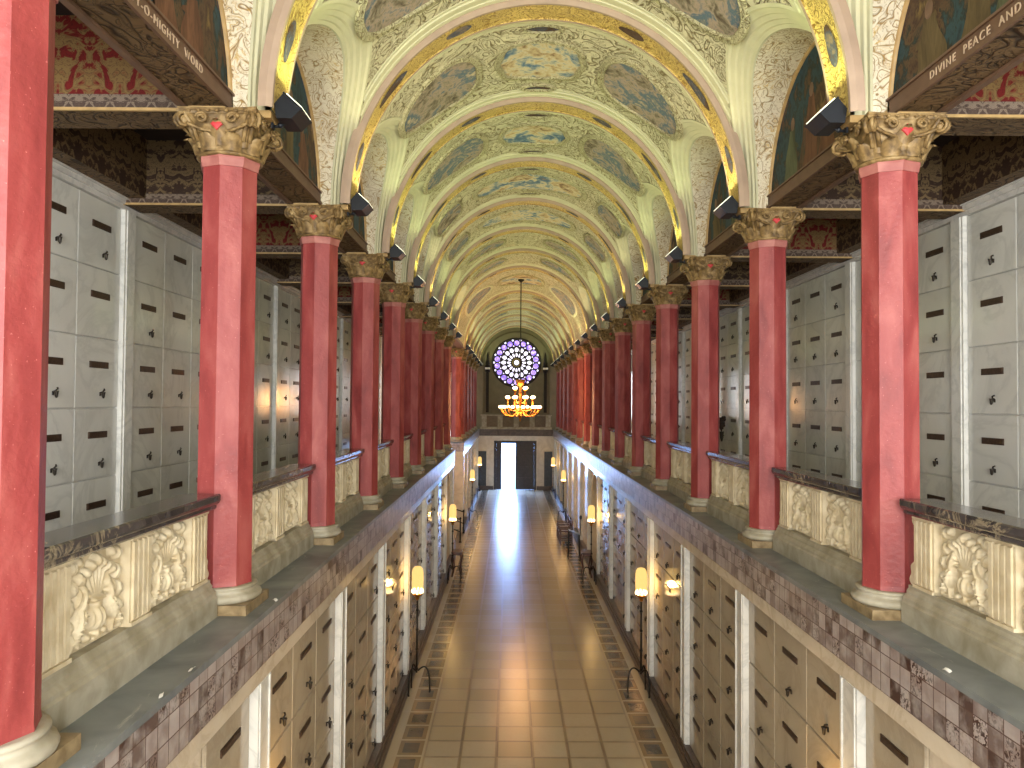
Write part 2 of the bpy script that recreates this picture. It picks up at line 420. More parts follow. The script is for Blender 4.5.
# side opening on the left: return walls, back wall, steps
b = MB()
b.box(-7.2, -WL-.06, CR1-.02, CR1+.3, ZF, -2.262, 0)
b.box(-7.2, -WL-.06, CR0-.3, CR0+.02, ZF, -2.262, 0)
b.box(-7.2, -5.6, CR0-.3, CR0, -2.262, 3.4, 0); b.box(-7.2, -5.6, CR1, CR1+.3, -2.262, 3.4, 0)
b.box(-7.4, -7.2, CR0-.3, CR1+.3, ZF, -1.5, 0); b.box(-7.4, -7.2, CR0-.3, CR1+.3, 1.9, 3.4, 0)
b.box(-7.4, -7.2, CR0-.3, CR0+1.2, -1.5, 1.9, 0); b.box(-7.4, -7.2, CR1-1.2, CR1+.3, -1.5, 1.9, 0)
struct(b.build('wall_transept', CREAM))
b = MB()
for i in range(4): b.box(-7.2, -2.75-.32*i, CR0, CR1, ZF, ZF+.15*(i+1))
struct(b.build('floor_step', CREAM2))
b = MB()
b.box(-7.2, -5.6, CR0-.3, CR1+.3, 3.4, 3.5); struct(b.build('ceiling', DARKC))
# near end wall with its tall window opening behind the viewer
b = MB()
b.box(-5.8, -2.2, YB-.3, YB, ZF, 5.6); b.box(2.2, 5.8, YB-.3, YB, ZF, 5.6)
b.box(-2.2, 2.2, YB-.3, YB, ZF, -2.5); b.box(-2.2, 2.2, YB-.3, YB, 4.6, 5.6)
struct(b.build('wall_back', CREAM))
wn = bpy.data.objects.new('window_2', None); COL.objects.link(wn); wn.location = (0, YB-.15, 0); struct(wn)
b = MB(); b.box(-2.2, 2.2, -.02, .02, -2.5, 4.6); b.build('opaque_pane', PLAINWHITE, wn)  # unseen opaque pane, added to keep outside sky light out
b = MB()
for i in range(4): b.box(-2.2+4.36*i/3, -2.16+4.36*i/3, -.05, .06, -2.5, 4.6)
for i in range(6): b.box(-2.2, 2.2, -.05, .06, -2.5+7.06*i/5, -2.46+7.06*i/5)
b.build('window_bars', IRON, wn)

# ------------------------------------------------------------------ end wall with door and rose window
ZR = (403-362.5)*YF/765
def build_end():
    b = MB(); y = YF
    # lower storey, around the big doorway and two side doors
    dl, dr, dt = -1.50, 1.40, -2.62
    for x0, x1 in ((-3.2, dl), (dr, 3.2)): b.box(x0, x1, y, y+.5, ZF, -2.43, 0)
    b.box(dl, dr, y, y+.5, dt, -2.43, 0)
    for s in (-1, 1):
        b.box(*sx(s, 1.55, 1.85), y-.1, y, ZF+.26, -2.43, 0)
    for x0, x1 in ((-2.6, dl-.05), (dr+.05, 2.6)): b.box(x0, x1, y-.08, y, ZF, ZF+.26, 3)
    b.box(-3.2, 3.2, y-.12, y+.5, -2.43, -2.262, 0)
    b.box(-3.2, 3.2, y-.30, y+.5, -2.262, ZL-.05, 1)
    b.box(-3.2, 3.2, y-.42, y+.5, ZL-.05, ZL, 1)
    struct(b.build('wall_far', [CREAM, DARKM, GREYW, DARKM]))
    b = MB()
    # upper wall with a round hole
    R = 1.70; n = 48
    hole = [(R*cos(2*pi*i/n), ZR+R*sin(2*pi*i/n)) for i in range(n)]
    outer = []
    for i in range(n):
        a = 2*pi*i/n; cx, cz = cos(a), sin(a)
        t = min(5.8/abs(cx) if abs(cx) > 1e-6 else 1e9, ((5.6-ZR)/cz if cz > 1e-6 else 1e9), ((ZL-ZR)/cz if cz < -1e-6 else 1e9))
        outer.append((t*cx, ZR+t*cz))
    n0 = len(b.v); b.v += [(x, y, z) for x, z in hole]+[(x, y, z) for x, z in outer]+[(x, y+.4, z) for x, z in hole]
    for i in range(n):
        k = (i+1) % n; b.face((n0+i, n0+k, n0+n+k, n0+n+i)); b.face((n0+i, n0+k, n0+2*n+k, n0+2*n+i), 0, True)
    for cx, cz in ((-5.8, 5.6), (5.8, 5.6), (-5.8, ZL), (5.8, ZL)):       # corners
        ca = min(range(n), key=lambda i: (outer[i][0]-cx)**2+(outer[i][1]-cz)**2)
        m0 = len(b.v); b.v.append((cx, y, cz))
        for d in (-1, 1): b.face((m0, n0+n+ca, n0+n+(ca+d) % n))
    for s in (-1, 1):
        b.box(*sx(s, 1.92, 2.05), y-.05, y, ZL, 1.9); b.box(*sx(s, 2.30, 2.42), y-.12, y, ZL, 2.6); 
    b.grid(lambda u, v: ((2.36+.1*v)*cos(pi*u), y-.10*(1-v), ZS+(2.36+.1*v)*sin(pi*u)), 40, 1, 0, True)
    # gable over the doorway below the window
    b.prof([(-1.7, -.55), (0.0, .35), (1.7, -.55), (1.55, -.62), (0, .2), (-1.55, -.62)], 0, .12)
    b.xf(Matrix.Identity(4))
    for i in range(len(b.v)-12, len(b.v)): b.v[i] = (b.v[i][0]-.6, YF-.12+b.v[i][1], b.v[i][2]+.1)
    struct(b.build('wall_far', GREYW))
build_end()
# end gallery parapet
p = root('parapet', (0, YF-.30, ZL)); tag(p, 'carved stone parapet across the far end above the bright doorway', 'balustrade')
b = MB(); b.box(-2.45, 2.45, -.12, .1, 0, .16); b.build('base', STONE_GREY, p)
b = MB(); b.box(-2.45, 2.45, -.14, .12, .92, 1.0); b.build('rail', STONE_GREY, p)
for i in range(4):
    b = MB(); x = -1.65+1.1*i
    b.box(x-.38, x+.38, -.03, .06, .16, .92)
    for q in range(9):
        for r in range(6):
            if (q+r) % 2 == 0: b.ball((x-.32+.08*q, -.04, .25+.11*r), .035, .03, .045, 6, 4)
    b.build('carved_panel', RELIEF, p)
for i in range(5):
    b = MB(); x = -2.2+1.1*i; b.box(x-.17, x+.17, -.09, .08, .16, .92); b.build('stile', STONE_GREY, p)

# rose window
w = bpy.data.objects.new('window_1', None); COL.objects.link(w); w.location = (0, YF+.1, ZR); struct(w)
def disc(b, cx, cz, rx, rz, y, ang=0, n=20, mi=0):
    n0 = len(b.v); ca, sa = cos(ang), sin(ang)
    for i in range(n):
        a = 2*pi*i/n; u, v = rx*cos(a), rz*sin(a)
        b.v.append((cx+u*ca-v*sa, y, cz+u*sa+v*ca))
    b.face(range(n0, n0+n), mi)
def ring2(b, cx, cz, r0, r1, y0, y1, n=24, mi=0):
    b.grid(lambda u, v: (cx+(r1+(r0-r1)*(0, 0, 1, 1)[int(round(v*3))])*cos(2*pi*u), (y1, y0, y0, y1)[int(round(v*3))], cz+(r1+(r0-r1)*(0, 0, 1, 1)[int(round(v*3))])*sin(2*pi*u)), n, 3, mi, False, True)
b = MB(); disc(b, 0, 0, 1.70, 1.70, .06, 0, 64)
ring2(b, 0, 0, 1.62, 1.74, -.14, .06, 64); ring2(b, 0, 0, .30, .36, -.06, .06, 32); ring2(b, 0, 0, .66, .70, -.04, .06, 48)
ring2(b, 0, 0, 1.10, 1.13, -.04, .06, 48)
for i in range(18):
    a = 2*pi*(i)/18; ring2(b, 1.36*sin(a), 1.36*cos(a), .185, .225, -.05, .06, 20)
b.build('tracery', TRAC, w)
GOLDR = m_plain('dull gold ring', C(150,130,70), .5)
b = MB(); ring2(b, 0, 0, .22, .31, -.08, .04, 32); b.build('centre_ring', GOLDR, w)
def pane(name, cx, cz, rx, rz, ang, m):
    b = MB(); disc(b, 0, 0, rx, rz, 0, ang, 18); b.build(name, m, w, (cx, -.02, cz))
pane('round_pane', 0, 0, .17, .17, 0, GWH)
for i in range(18):
    a = 2*pi*i/18
    pane('violet_roundel', 1.36*sin(a), 1.36*cos(a), .185, .185, 0, GV)
    a2 = a+pi/18; pane('small_pane', 1.57*sin(a2), 1.57*cos(a2), .07, .075, -a2, GWH)
    pane('small_pane', 1.16*sin(a2), 1.16*cos(a2), .045, .05, -a2, GWH)
for i in range(16):
    a = 2*pi*i/16
    pane('white_roundel', .90*sin(a), .90*cos(a), .13, .155, -a, GWH)
    pane('petal_pane', .54*sin(a), .54*cos(a), .065, .145, -a, GWH)

# great door, side doors, the daylight outside
d = bpy.data.objects.new('door_1', None); COL.objects.link(d); d.location = (0, YF, 0); struct(d)
b = MB()
b.box(-1.52, -1.36, .0, .12, ZF, -2.6); b.box(1.26, 1.42, .0, .12, ZF, -2.6); b.box(-1.52, 1.42, 0, .12, -2.78, -2.6); b.build('frame', DOORW, d)
def leaf(w_, h):
    b = MB(); b.box(0, w_, 0, .07, 0, h)
    for r in range(4):
        z0 = .2+r*(h-.3)/4
        for c in range(2):
            x0 = .1+c*(w_-.1)/2; b.box(x0, x0+(w_-.3)/2, -.03, 0, z0, z0+(h-.9)/4)
    return b
b = leaf(1.28, 3.34); b.build('leaf', DOORW, d, (-.02, .16, ZF))
b = leaf(.36, 3.34); b.build('leaf', DOORW, d, (-1.36, .16, ZF))
for i, s in enumerate((-1, 1)):
    o = bpy.data.objects.new('door_%d' % (i+2), None); COL.objects.link(o); o.location = ((-2.32, 2.24)[i], YF-.02, ZF); struct(o)
    b = leaf(.56, 2.6); b.build('leaf', DOORB, o, (-.28, -.02, .05))
    b = MB(); b.box(-.33, -.28, -.05, .04, 0, 2.68); b.box(.28, .33, -.05, .04, 0, 2.68); b.box(-.33, .33, -.05, .04, 2.65, 2.72); b.build('frame', CREAM, o)
b = MB(); b.quad((-30, YF+.55, ZF-.1), (30, YF+.55, ZF-.1), (30, YF+40, ZF-.1), (-30, YF+40, ZF-.1)); struct(b.build('ground_outside', m_plain('sunlit paving', C(226,226,226), .8, 0, .03)))

# ------------------------------------------------------------------ vault
def vx(z, A=VA, Bv=VB):
    t = max(-1, min(1, (z-ZS)/Bv)); return A*sqrt(max(0, 1-t*t))
def vp(th, y, d=0.0): return ((VA-d)*cos(th), y, ZS+(VB-d)*sin(th))
def lunz(y, yc, r=LR, h=LH):
    t = (y-yc)/r
    return ZS+h*sqrt(max(0, 1-t*t)) if abs(t) < 1 else ZS
def patch(yc, thc, ay, at, shape, mat, parent, name, d=.012, frame=None, fmat=None, fw=.16):
    """a painted field on the curved vault: shape(phi)->(u along theta, v along y), unit size"""
    n = 40
    b = MB()
    def P(s, ph, dd):
        u, v = shape(ph); return vp(thc+at*u*s, yc+ay*v*s, dd)
    c = Vector(P(0, 0, d))
    b.grid(lambda u, v: P(v, 2*pi*u, d), n, 6, 0, True, True)
    b.xf(Matrix.Translation(-c)); o = b.build(name, mat, parent, tuple(c))
    if fmat:
        f = MB(); pr = [(1.0, .0), (1.0, .035), (1+fw*.3, .05), (1+fw*.42, .025), (1+fw*.75, .045), (1+fw, .03), (1+fw, -.01)]
        f.grid(lambda u, v: P(pr[int(round(v*(len(pr)-1)))][0], 2*pi*u, pr[int(round(v*(len(pr)-1)))][1]), n, len(pr)-1, 0, True, True)
        f.build(name+'_frame', fmat, parent)
    return o
quat = lambda ph: (cos(ph)*(1-.05*cos(4*ph)+.03*cos(8*ph)), sin(ph)*(1-.05*cos(4*ph)+.03*cos(8*ph)))
longo = lambda ph: (cos(ph)*(1-.05*cos(4*ph)), sin(ph)*(1-.07*cos(6*ph)))
def side_shape(sg):
    def f(ph):
        u, v = cos(ph), sin(ph)
        u = math.copysign(abs(u)**.85, u); v = math.copysign(abs(v)**.8, v)
        return u*sg, v*(.78+.22*u)
    return f
BAYS = []
for k in range(-3, 15):
    if k in (8, 9): continue
    BAYS.append((YK(k), YK(k+1), k))
BAYS.append((YK(8), YK(10), 8)); BAYS.append((YK(15), YF, 15))
BAYS.sort()
YK_ = YK
for (ya, yb, k) in BAYS:
    yc = (ya+yb)/2; bay = bpy.data.objects.new('ceiling', None); COL.objects.link(bay); struct(bay)
    lun = k not in (8, 15)
    b = MB()
    n = 48 if k != 8 else 24
    def th0(y): return asin(min(1, (lunz(y, yc, LR+.21, LH+.21)-ZS)/VB)) if lun else 0.0
    def fn(u, v):
        y = ya+(yb-ya)*u; t = th0(y); return vp(t+(pi-2*t)*v, y)
    b.grid(fn, n, 40, 0, True)
    b.build('vault_surface', VAULT, bay)
    for e0, e1 in ((ya+.24, ya+.52), (yb-.24, yb-.52)):
        b = MB(); q5 = [(0, -.01), (0, .03), (.3, .03), (.32, .018), (.62, .018), (.64, .03), (.8, .03), (.82, .012), (1, .012), (1, -.01)]
        b.grid(lambda u, v: vp(pi*u, e0+(e1-e0)*q5[int(round(v*9))][0], q5[int(round(v*9))][1]) if not lun or lunz(e0+(e1-e0)*q5[int(round(v*9))][0], yc, LR+.2, LH+.2)-ZS <= 0 else vp(max(th0(e0+(e1-e0)*q5[int(round(v*9))][0]), min(pi-th0(e0+(e1-e0)*q5[int(round(v*9))][0]), pi*u)), e0+(e1-e0)*q5[int(round(v*9))][0], q5[int(round(v*9))][1]), 56, 9, 0, False)
        b.build('edge_band', VMOLD, bay)
    if lun:
        for s in (-1, 1):
            b = MB()
            def fb(u, v, s=s):
                a = pi*u; y = yc+LR*cos(a); z = ZS+LH*sin(a); x0 = vx(z)
                x0 = min(x0+.16, 2.86); return (s*(x0+(2.93-x0)*v), y, z)
            b.grid(fb, 40, 4, 0, True); b.build('lunette_soffit', LUNET, bay)
            b = MB(); pr = [(-.012, -.17), (-.012, -.145), (.025, -.14), (.03, -.115), (.07, -.105), (.075, -.075), (.12, -.06), (.125, -.035), (.17, -.015), (.18, .012), (.215, .015), (.222, -.01)]
            def fm(u, v, s=s):
                dd, e = pr[int(round(v*(len(pr)-1)))]; a = pi*u
                y = max(ya, min(yb, yc+(LR+dd)*cos(a))); z = ZS+(LH+dd)*sin(a)
                return (s*min(vx(z)-e, 2.87), y, z)
            b.grid(fm, 48, len(pr)-1, 0, False); b.build('groin_moulding', VMOLD, bay)
            b = MB(); pr2 = [(0, 2.90), (-.03, 2.90), (-.03, 2.93)]
            b.grid(lambda u, v: (s*pr2[int(round(v*2))][1], yc+(LR+pr2[int(round(v*2))][0])*cos(pi*u), ZS+(LH+pr2[int(round(v*2))][0])*sin(pi*u)), 40, 2, 0, True)
            b.build('gilt_edge', GILT, bay)
    if k == 8:
        for s in (-1, 1): pass
        patch(yc, pi/2, 1.2, .36, longo, FR1, bay, 'fresco', fmat=VFRAME)
        for s in (-1, 1): patch(yc, pi/2+s*.80, 1.7, .28, side_shape(s), FR2, bay, 'fresco', fmat=VMOLD)
        for s in (-1, 1):
            b = MB(); b.grid(lambda u, v: (s*(2.60+.0*v), ya+.2+(yb-ya-.4)*u, ZS+.02+.0*v), 1, 1); 
    elif 0 <= k <= 14:
        if k <= 3:
            patch(yc, pi/2, .62 if k < 3 else .52, .245, quat, FR1, bay, 'fresco', fmat=VFRAME)
            for s in (-1, 1): patch(yc, pi/2+s*.66, .80, .27, side_shape(-s), FR2, bay, 'fresco', fmat=VFRAME, fw=.16)
        elif k <= 5:
            patch(yc, pi/2, .62, .52, longo, FR1, bay, 'fresco', fmat=VFRAME, fw=.12)
            for s in (-1, 1): patch(yc, pi/2+s*.84, .62, .17, quat, FR2, bay, 'fresco', fmat=VFRAME, fw=.12)
        else:
            for s in (-1, 1): patch(yc, pi/2+s*.52, .62, .26, side_shape(-s), FR2, bay, 'fresco', fmat=VFRAME, fw=.12)
        if k <= 4:
            for dy in (-1, 1):
                patch(yc+dy*1.0, pi/2, .10, .09, lambda ph: (cos(ph), sin(ph)), FR3, bay, 'small_medallion', fmat=VFRAME, fw=.3)

# transverse ribs
pr = [(-.25, .12, 0), (-.25, .05, 0), (-.225, .0, 0), (-.185, .0, 0), (-.18, .015, 1), (-.16, .02, 1), (.16, .02, 1), (.18, .015, 1), (.185, .0, 0), (.225, .0, 0), (.25, .05, 0), (.25, .12, 0)]
def rib(y):
    r = bpy.data.objects.new('ceiling_rib', None); COL.objects.link(r); r.location = (0, y, 0); struct(r)
    for nm, mt, seg in (('pink_moulding', PINK, 0), ('gold_band', GOLD, 1)):
        for (i0, i1) in ([(0, 3), (8, 11)] if seg == 0 else [(3, 8)]):
            b = MB(); q = pr[i0:i1+1]
            b.grid(lambda u, v: ((RA+q[int(round(v*(len(q)-1)))][1])*cos(pi*u), q[int(round(v*(len(q)-1)))][0], ZS+(RB+q[int(round(v*(len(q)-1)))][1])*sin(pi*u)), 56, len(q)-1, 0, False)
            b.build(nm, mt, r)
    for th in (15, 37, 63, 117, 143, 165):
        b = MB(); t0 = radians(th); m = 16
        b.grid(lambda u, v: ((RA+.012)*cos(t0+.075*v*cos(2*pi*u)*(1.6 if th in (37, 143) else 1)), .085*v*sin(2*pi*u)*(1+.12*cos(6*pi*u)), ZS+(RB+.012)*sin(t0+.075*v*cos(2*pi*u)*(1.6 if th in (37, 143) else 1))), m, 3, 0, True, True)
        b.build('medallion', FR3, r)
    return r
for k in range(-1, 16):
    if k != 9: rib(YK(k))
# spandrel piers above the capitals and the wall above the galleries
for k in range(-1, 16):
    for s in (-1, 1):
        if k == 9: continue
        b = MB(); b.box(*sx(s, 2.55, 2.90), YK(k)-.10, YK(k)+.10, 2.495, ZS+.02); b.box(*sx(s, 2.90, 3.22), YK(k)-.24, YK(k)+.24, 2.495, ZS)
        trim(b, GILT)

# ------------------------------------------------------------------ gallery beams, murals, ceilings
for s, nm in ((-1, 'left'), (1, 'right')):
    for (ya, yb, k) in BAYS:
        if k < -1: continue
        wide = (k == 8)
        # long beam with its lettered fascia
        bm = bpy.data.objects.new('beam', None); COL.objects.link(bm); bm.location = (s*2.9, (ya+yb)/2, 0); struct(bm)
        L = (yb-ya)/2
        b = MB(); b.box(*sx(s, .0, .36), -L, L, ZS, ZS+.17, mis=[1, 0, 0, 0, 0, 0]); b.build('beam_body', [FASC, BEAMO], bm)
        b = MB(); b.box(*sx(s, -.025, .0), -L, L, ZS-.005, ZS+.035); b.box(*sx(s, -.02, 0), -L, L, ZS+.15, ZS+.17); b.box(*sx(s, .33, .385), -L, L, ZS-.03, ZS); b.build('fillet', GILT if k == 99 else FASC, bm)
        def word(t, y, size=.092, sp=1.3):
            cu = bpy.data.curves.new('inscription', 'FONT'); cu.body = t; cu.size = size; cu.extrude = .003; cu.align_x = 'LEFT'; cu.space_character = sp
            o = bpy.data.objects.new('inscription', cu); COL.objects.link(o); cu.materials.append(LETT.m)
            o.parent = bm; o.rotation_euler = (pi/2, 0, pi/2 if s < 0 else -pi/2); o.location = (-s*.006, y-(ya+yb)/2, ZS+.055)
        if k == 0 and s > 0: word('DIVINE  PEACE  AND', 6.02)
        if k == 0 and s < 0: word('ITY-O-MIGHTY  WORD', 4.84)
        if k == 8:
            pass
        # mural in the lunette
        if 0 <= k <= 14 and not wide:
            yc = (ya+yb)/2
            b = MB(); mz = lambda u, v: max(.175, (LH+.01)*sin(pi*u)*v)
            for xx in (0, s*.03): b.grid(lambda u, v: (xx, (LR+.01)*cos(pi*u)*v, mz(u, v)), 40, 8, 0, True)
            b.grid(lambda u, v: (s*.03*v, (LR+.01)*cos(pi*u), mz(u, 1)), 40, 1, 0, True)
            o = b.build('mural', MURAL, None, (s*2.935, yc, ZS))
            if k <= 4:
                pr_ = random.Random(k*7+(3 if s > 0 else 0))
                for q in range(4):
                    fb_ = MB(); y0 = -.85+.55*q+pr_.uniform(-.1, .1); hh = pr_.uniform(.55, .85)*(1-.30*abs(y0)); w0 = pr_.uniform(.16, .26); ln = pr_.uniform(-.12, .12)
                    n_ = 18; ol = []
                    for t in range(n_+1):
                        v = t/n_; ol.append((y0+w0*(1-.62*v)*(1+.12*sin(v*9+q))+ln*v, .18+hh*v))
                    for t in range(n_, -1, -1):
                        v = t/n_; ol.append((y0-w0*(1-.62*v)*(1+.12*sin(v*7+2*q))+ln*v, .18+hh*v))
                    m0 = len(fb_.v); fb_.v += [(-s*.003, a, b_) for a, b_ in ol]
                    for t in range(n_): fb_.face((m0+t, m0+t+1, m0+2*n_-t, m0+2*n_+1-t), 0)
                    hd = len(fb_.v); fb_.v += [(-s*.004, y0+ln*1.1+.062*cos(2*pi*i/14), .18+hh+.06+.08*sin(2*pi*i/14)) for i in range(14)]; fb_.face(range(hd, hd+14), 1)
                    sl = len(fb_.v); sg_ = pr_.choice((-1, 1)); fb_.v += [(-s*.004, y0+ln*.7, .18+hh*.82), (-s*.004, y0+ln*.7+sg_*.20, .18+hh*.62), (-s*.004, y0+ln*.7+sg_*.22, .18+hh*.54), (-s*.004, y0+ln*.5, .18+hh*.60)]; fb_.face(range(sl, sl+4), 0)
                    fb_.build('painted_figure', [ROBES[pr_.randrange(4)], FLESH], o)
            tag(o, 'dark painted mural filling the arch above the %s gallery, %s mural from the viewer' % (nm, ORD[k if k < 8 else k-2]), 'mural', 'lunette murals')
        # plain wall behind (keeps the gallery dark)
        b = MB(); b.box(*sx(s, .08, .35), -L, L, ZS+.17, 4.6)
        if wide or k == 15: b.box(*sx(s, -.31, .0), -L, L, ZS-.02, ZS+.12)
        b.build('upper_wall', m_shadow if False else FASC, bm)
    # cross beams and coffers
    for k in range(0, 16):
        if k == 9 and s < 0: pass
        y = YK(k)
        cb = bpy.data.objects.new('beam', None); COL.objects.link(cb); cb.location = (s*3.26, y+.06, 0); struct(cb)
        face = 1 if k % 2 else 0
        b = MB(); b.box(*sx(s, 0, 2.3), -.22, .22, ZS-.02, 3.36, mis=[2, 2, face, face, face, face]); b.build('beam_body', [DAMB, DAMR, BEAMO], cb)
        b = MB(); b.box(*sx(s, 0, 2.3), -.235, -.22, ZS+.0, ZS+.12); b.build('scallop_border', SCAL, cb)
        b = MB(); b.box(*sx(s, 0, 2.3), -.25, -.22, ZS-.025, ZS+.0); b.build('gilt_fillet', GILT, cb)
    for (a, c) in spans(s):
        b = MB(); b.box(*sx(s, 5.14, 5.52), a, c, 2.60, 3.36, mis=[1, 0, 0, 0, 0, 0])
        wb = struct(b.build('beam', [DAMB, BEAMO]))
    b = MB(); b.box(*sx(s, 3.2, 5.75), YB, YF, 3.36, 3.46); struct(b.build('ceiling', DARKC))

# ------------------------------------------------------------------ columns
def make_column():
    r = root('red_column')
    b = MB(); b.box(-.304, .304, -.304, .304, 0, .085); b.build('plinth', PLINTH, r)
    b = MB(); b.lathe([(.30, .085), (.315, .095), (.325, .12), (.315, .145), (.29, .155), (.28, .165), (.272, .18), (.28, .19), (.288, .20), (.284, .215), (.262, .22)], 32); b.build('base', STONE_GREY, r)
    b = MB(); b.lathe([(.250, .215), (.245, .26), (.240, 3.845)], 8, sm=False)
    b.build('shaft', RED, r)
    b = MB(); b.lathe([(.250, 3.835), (.256, 3.865), (.264, 3.90), (.262, 3.925)], 8, sm=False); b.build('necking', RED2, r)
    cap = MB(); z0 = 3.92; H = .385
    cap.lathe([(.255, z0), (.278, z0+.008), (.282, z0+.022), (.27, z0+.034)], 24)
    # bell, round below and square above
    def bell(u, v):
        a = 2*pi*u; c, s_ = cos(a), sin(a); q = max(abs(c), abs(s_))
        rr = .262+.055*v*v; sq = .315*v**1.5+.262*(1-v**1.5)
        rad = rr*(1-v**2)+min(sq/q, .40)*v**2
        return (rad*c, rad*s_, z0+.03+(H-.09)*v)
    cap.grid(bell, 48, 12, 0, True, True)
    # abacus with bowed sides
    def aba(z, g):
        pts = []
        for sd in range(4):
            for i in range(10):
                t = -1+2*i/10; x = .335+g; bow = -.028*(1-t*t)
                p = Vector((x+bow, t*(x), 0)); p.rotate(Matrix.Rotation(pi/2*sd, 3, 'Z').to_euler()); pts.append((p.x, p.y, z))
        return pts
    rings = [aba(z0+H-.065, -.02), aba(z0+H-.05, .0), aba(z0+H-.03, .005), aba(z0+H-.02, -.008), aba(z0+H, .005)]
    n0 = len(cap.v)
    for rg in rings: cap.v += rg
    for j in range(len(rings)-1):
        for i in range(40):
            k = (i+1) % 40; cap.face((n0+j*40+i, n0+j*40+k, n0+(j+1)*40+k, n0+(j+1)*40+i))
    cap.face([n0+i for i in range(40)][::-1]); cap.face([n0+160+i for i in range(40)])
    def leafm(ang, zb, h, w, out, curl):
        def fn(u, v):
            s_ = (u-.5)*2; wv = w*(.55+.6*sin(pi*min(1, v*.9+.1)))*(1-.75*v**4)*(1+.10*cos(v*22)*abs(s_))
            rad = .272+.05*v+out*v**3+.018*(1-s_*s_)-.012*abs(s_)
            z = zb+h*(v if v < .82 else .82+(v-.82)*.4-curl*(v-.82)**2*18)
            a = ang+s_*wv/rad
            return (rad*cos(a), rad*sin(a), z)
        cap.grid(fn, 6, 9, 0, True)
    for i in range(8): leafm(2*pi*i/8+pi/8, z0+.03, .17, .085, .05, .25)
    for i in range(8): leafm(2*pi*i/8, z0+.07, .24, .07, .07, .25)
    for i in range(4):                       # corner scrolls and swags
        a = pi/4+pi/2*i; cx, cy = .415*cos(a), .415*sin(a)
        d = Vector((cos(a), sin(a), 0))
        pts = [Vector((0, 0, z0+.12))+d*.30, Vector((0, 0, z0+.22))+d*.34, Vector((0, 0, z0+.31))+d*.41]
        for q in range(15):
            t = q/14; an = pi*.5-2.6*2*pi*t*.55; rr = .065*(1-t*.75)
            pts.append(Vector((0, 0, z0+.275))+d*(.425+rr*cos(an))+Vector((0, 0, rr*sin(an))))
        for off in (-.028, .028):
            pv = Vector((-sin(a), cos(a), 0))*off
            cap.tube([p+pv for p in pts], [.02]*3+[.02*(1-q/20) for q in range(15)], 6)
        cap.ball((cx, cy, z0+.275), .045, .045, .05)
    for i in range(4):
        M = Matrix.Rotation(pi/2*i, 4, 'Z'); n0 = len(cap.v)
        for sg in (-1, 1):                    # inner spirals on each face
            cap.tube([(.335+.004*q/16, sg*(.13+.055*(1-q/22)*cos(q*.62)), z0+.29+.05*(1-q/22)*sin(q*.62)) for q in range(17)], [.014]*17, 6)
            cap.tube([(.325-.05*(1-q/8), sg*(.03+.23*q/8), z0+.19+.06*(q/8)**2) for q in range(9)], [.014+.004*sin(q*2.1) for q in range(9)], 6)
        for q in range(7): cap.ball((.333, -.24+.08*q, z0+.352), .014, .022, .014, 6, 4)
        cap.xf(M, n0)
    c = cap.build('capital', BRONZE, r)
    for i in (1, 3):
        b = MB(); a = pi/2*i; M = Matrix.Rotation(a, 4, 'Z')
        b.lathe([(.0, .0), (.052, .0), (.050, .018), (.03, .028), (.0, .03)], 4, cap=False, sm=False)
        b.xf(Matrix.Translation((.322, 0, z0+.235)) @ Matrix.Rotation(pi/2, 4, 'Y')); b.xf(M)
        o = b.build('boss', BOSS, c); o['label'] = 'red painted boss'
    return r
col0 = make_column(); first = True
SIDE = {-1: 'left', 1: 'right'}
for s in (-1, 1):
    idx = 0
    for k in range(0 if s < 0 else 1, 16):
        if s < 0 and k == 9: continue
        o = col0 if first else copy_tree(col0)
        first = False
        o.location = (s*W, YK(k), ZL); o.rotation_euler = (0, 0, 0 if s < 0 else pi)
        n = ORD[idx]; idx += 1
        tag(o, 'red octagonal column with gilded capital, %s along the %s gallery edge' % (n if n == 'nearest' else n+' from the viewer', SIDE[s]), 'column', 'red gallery columns')

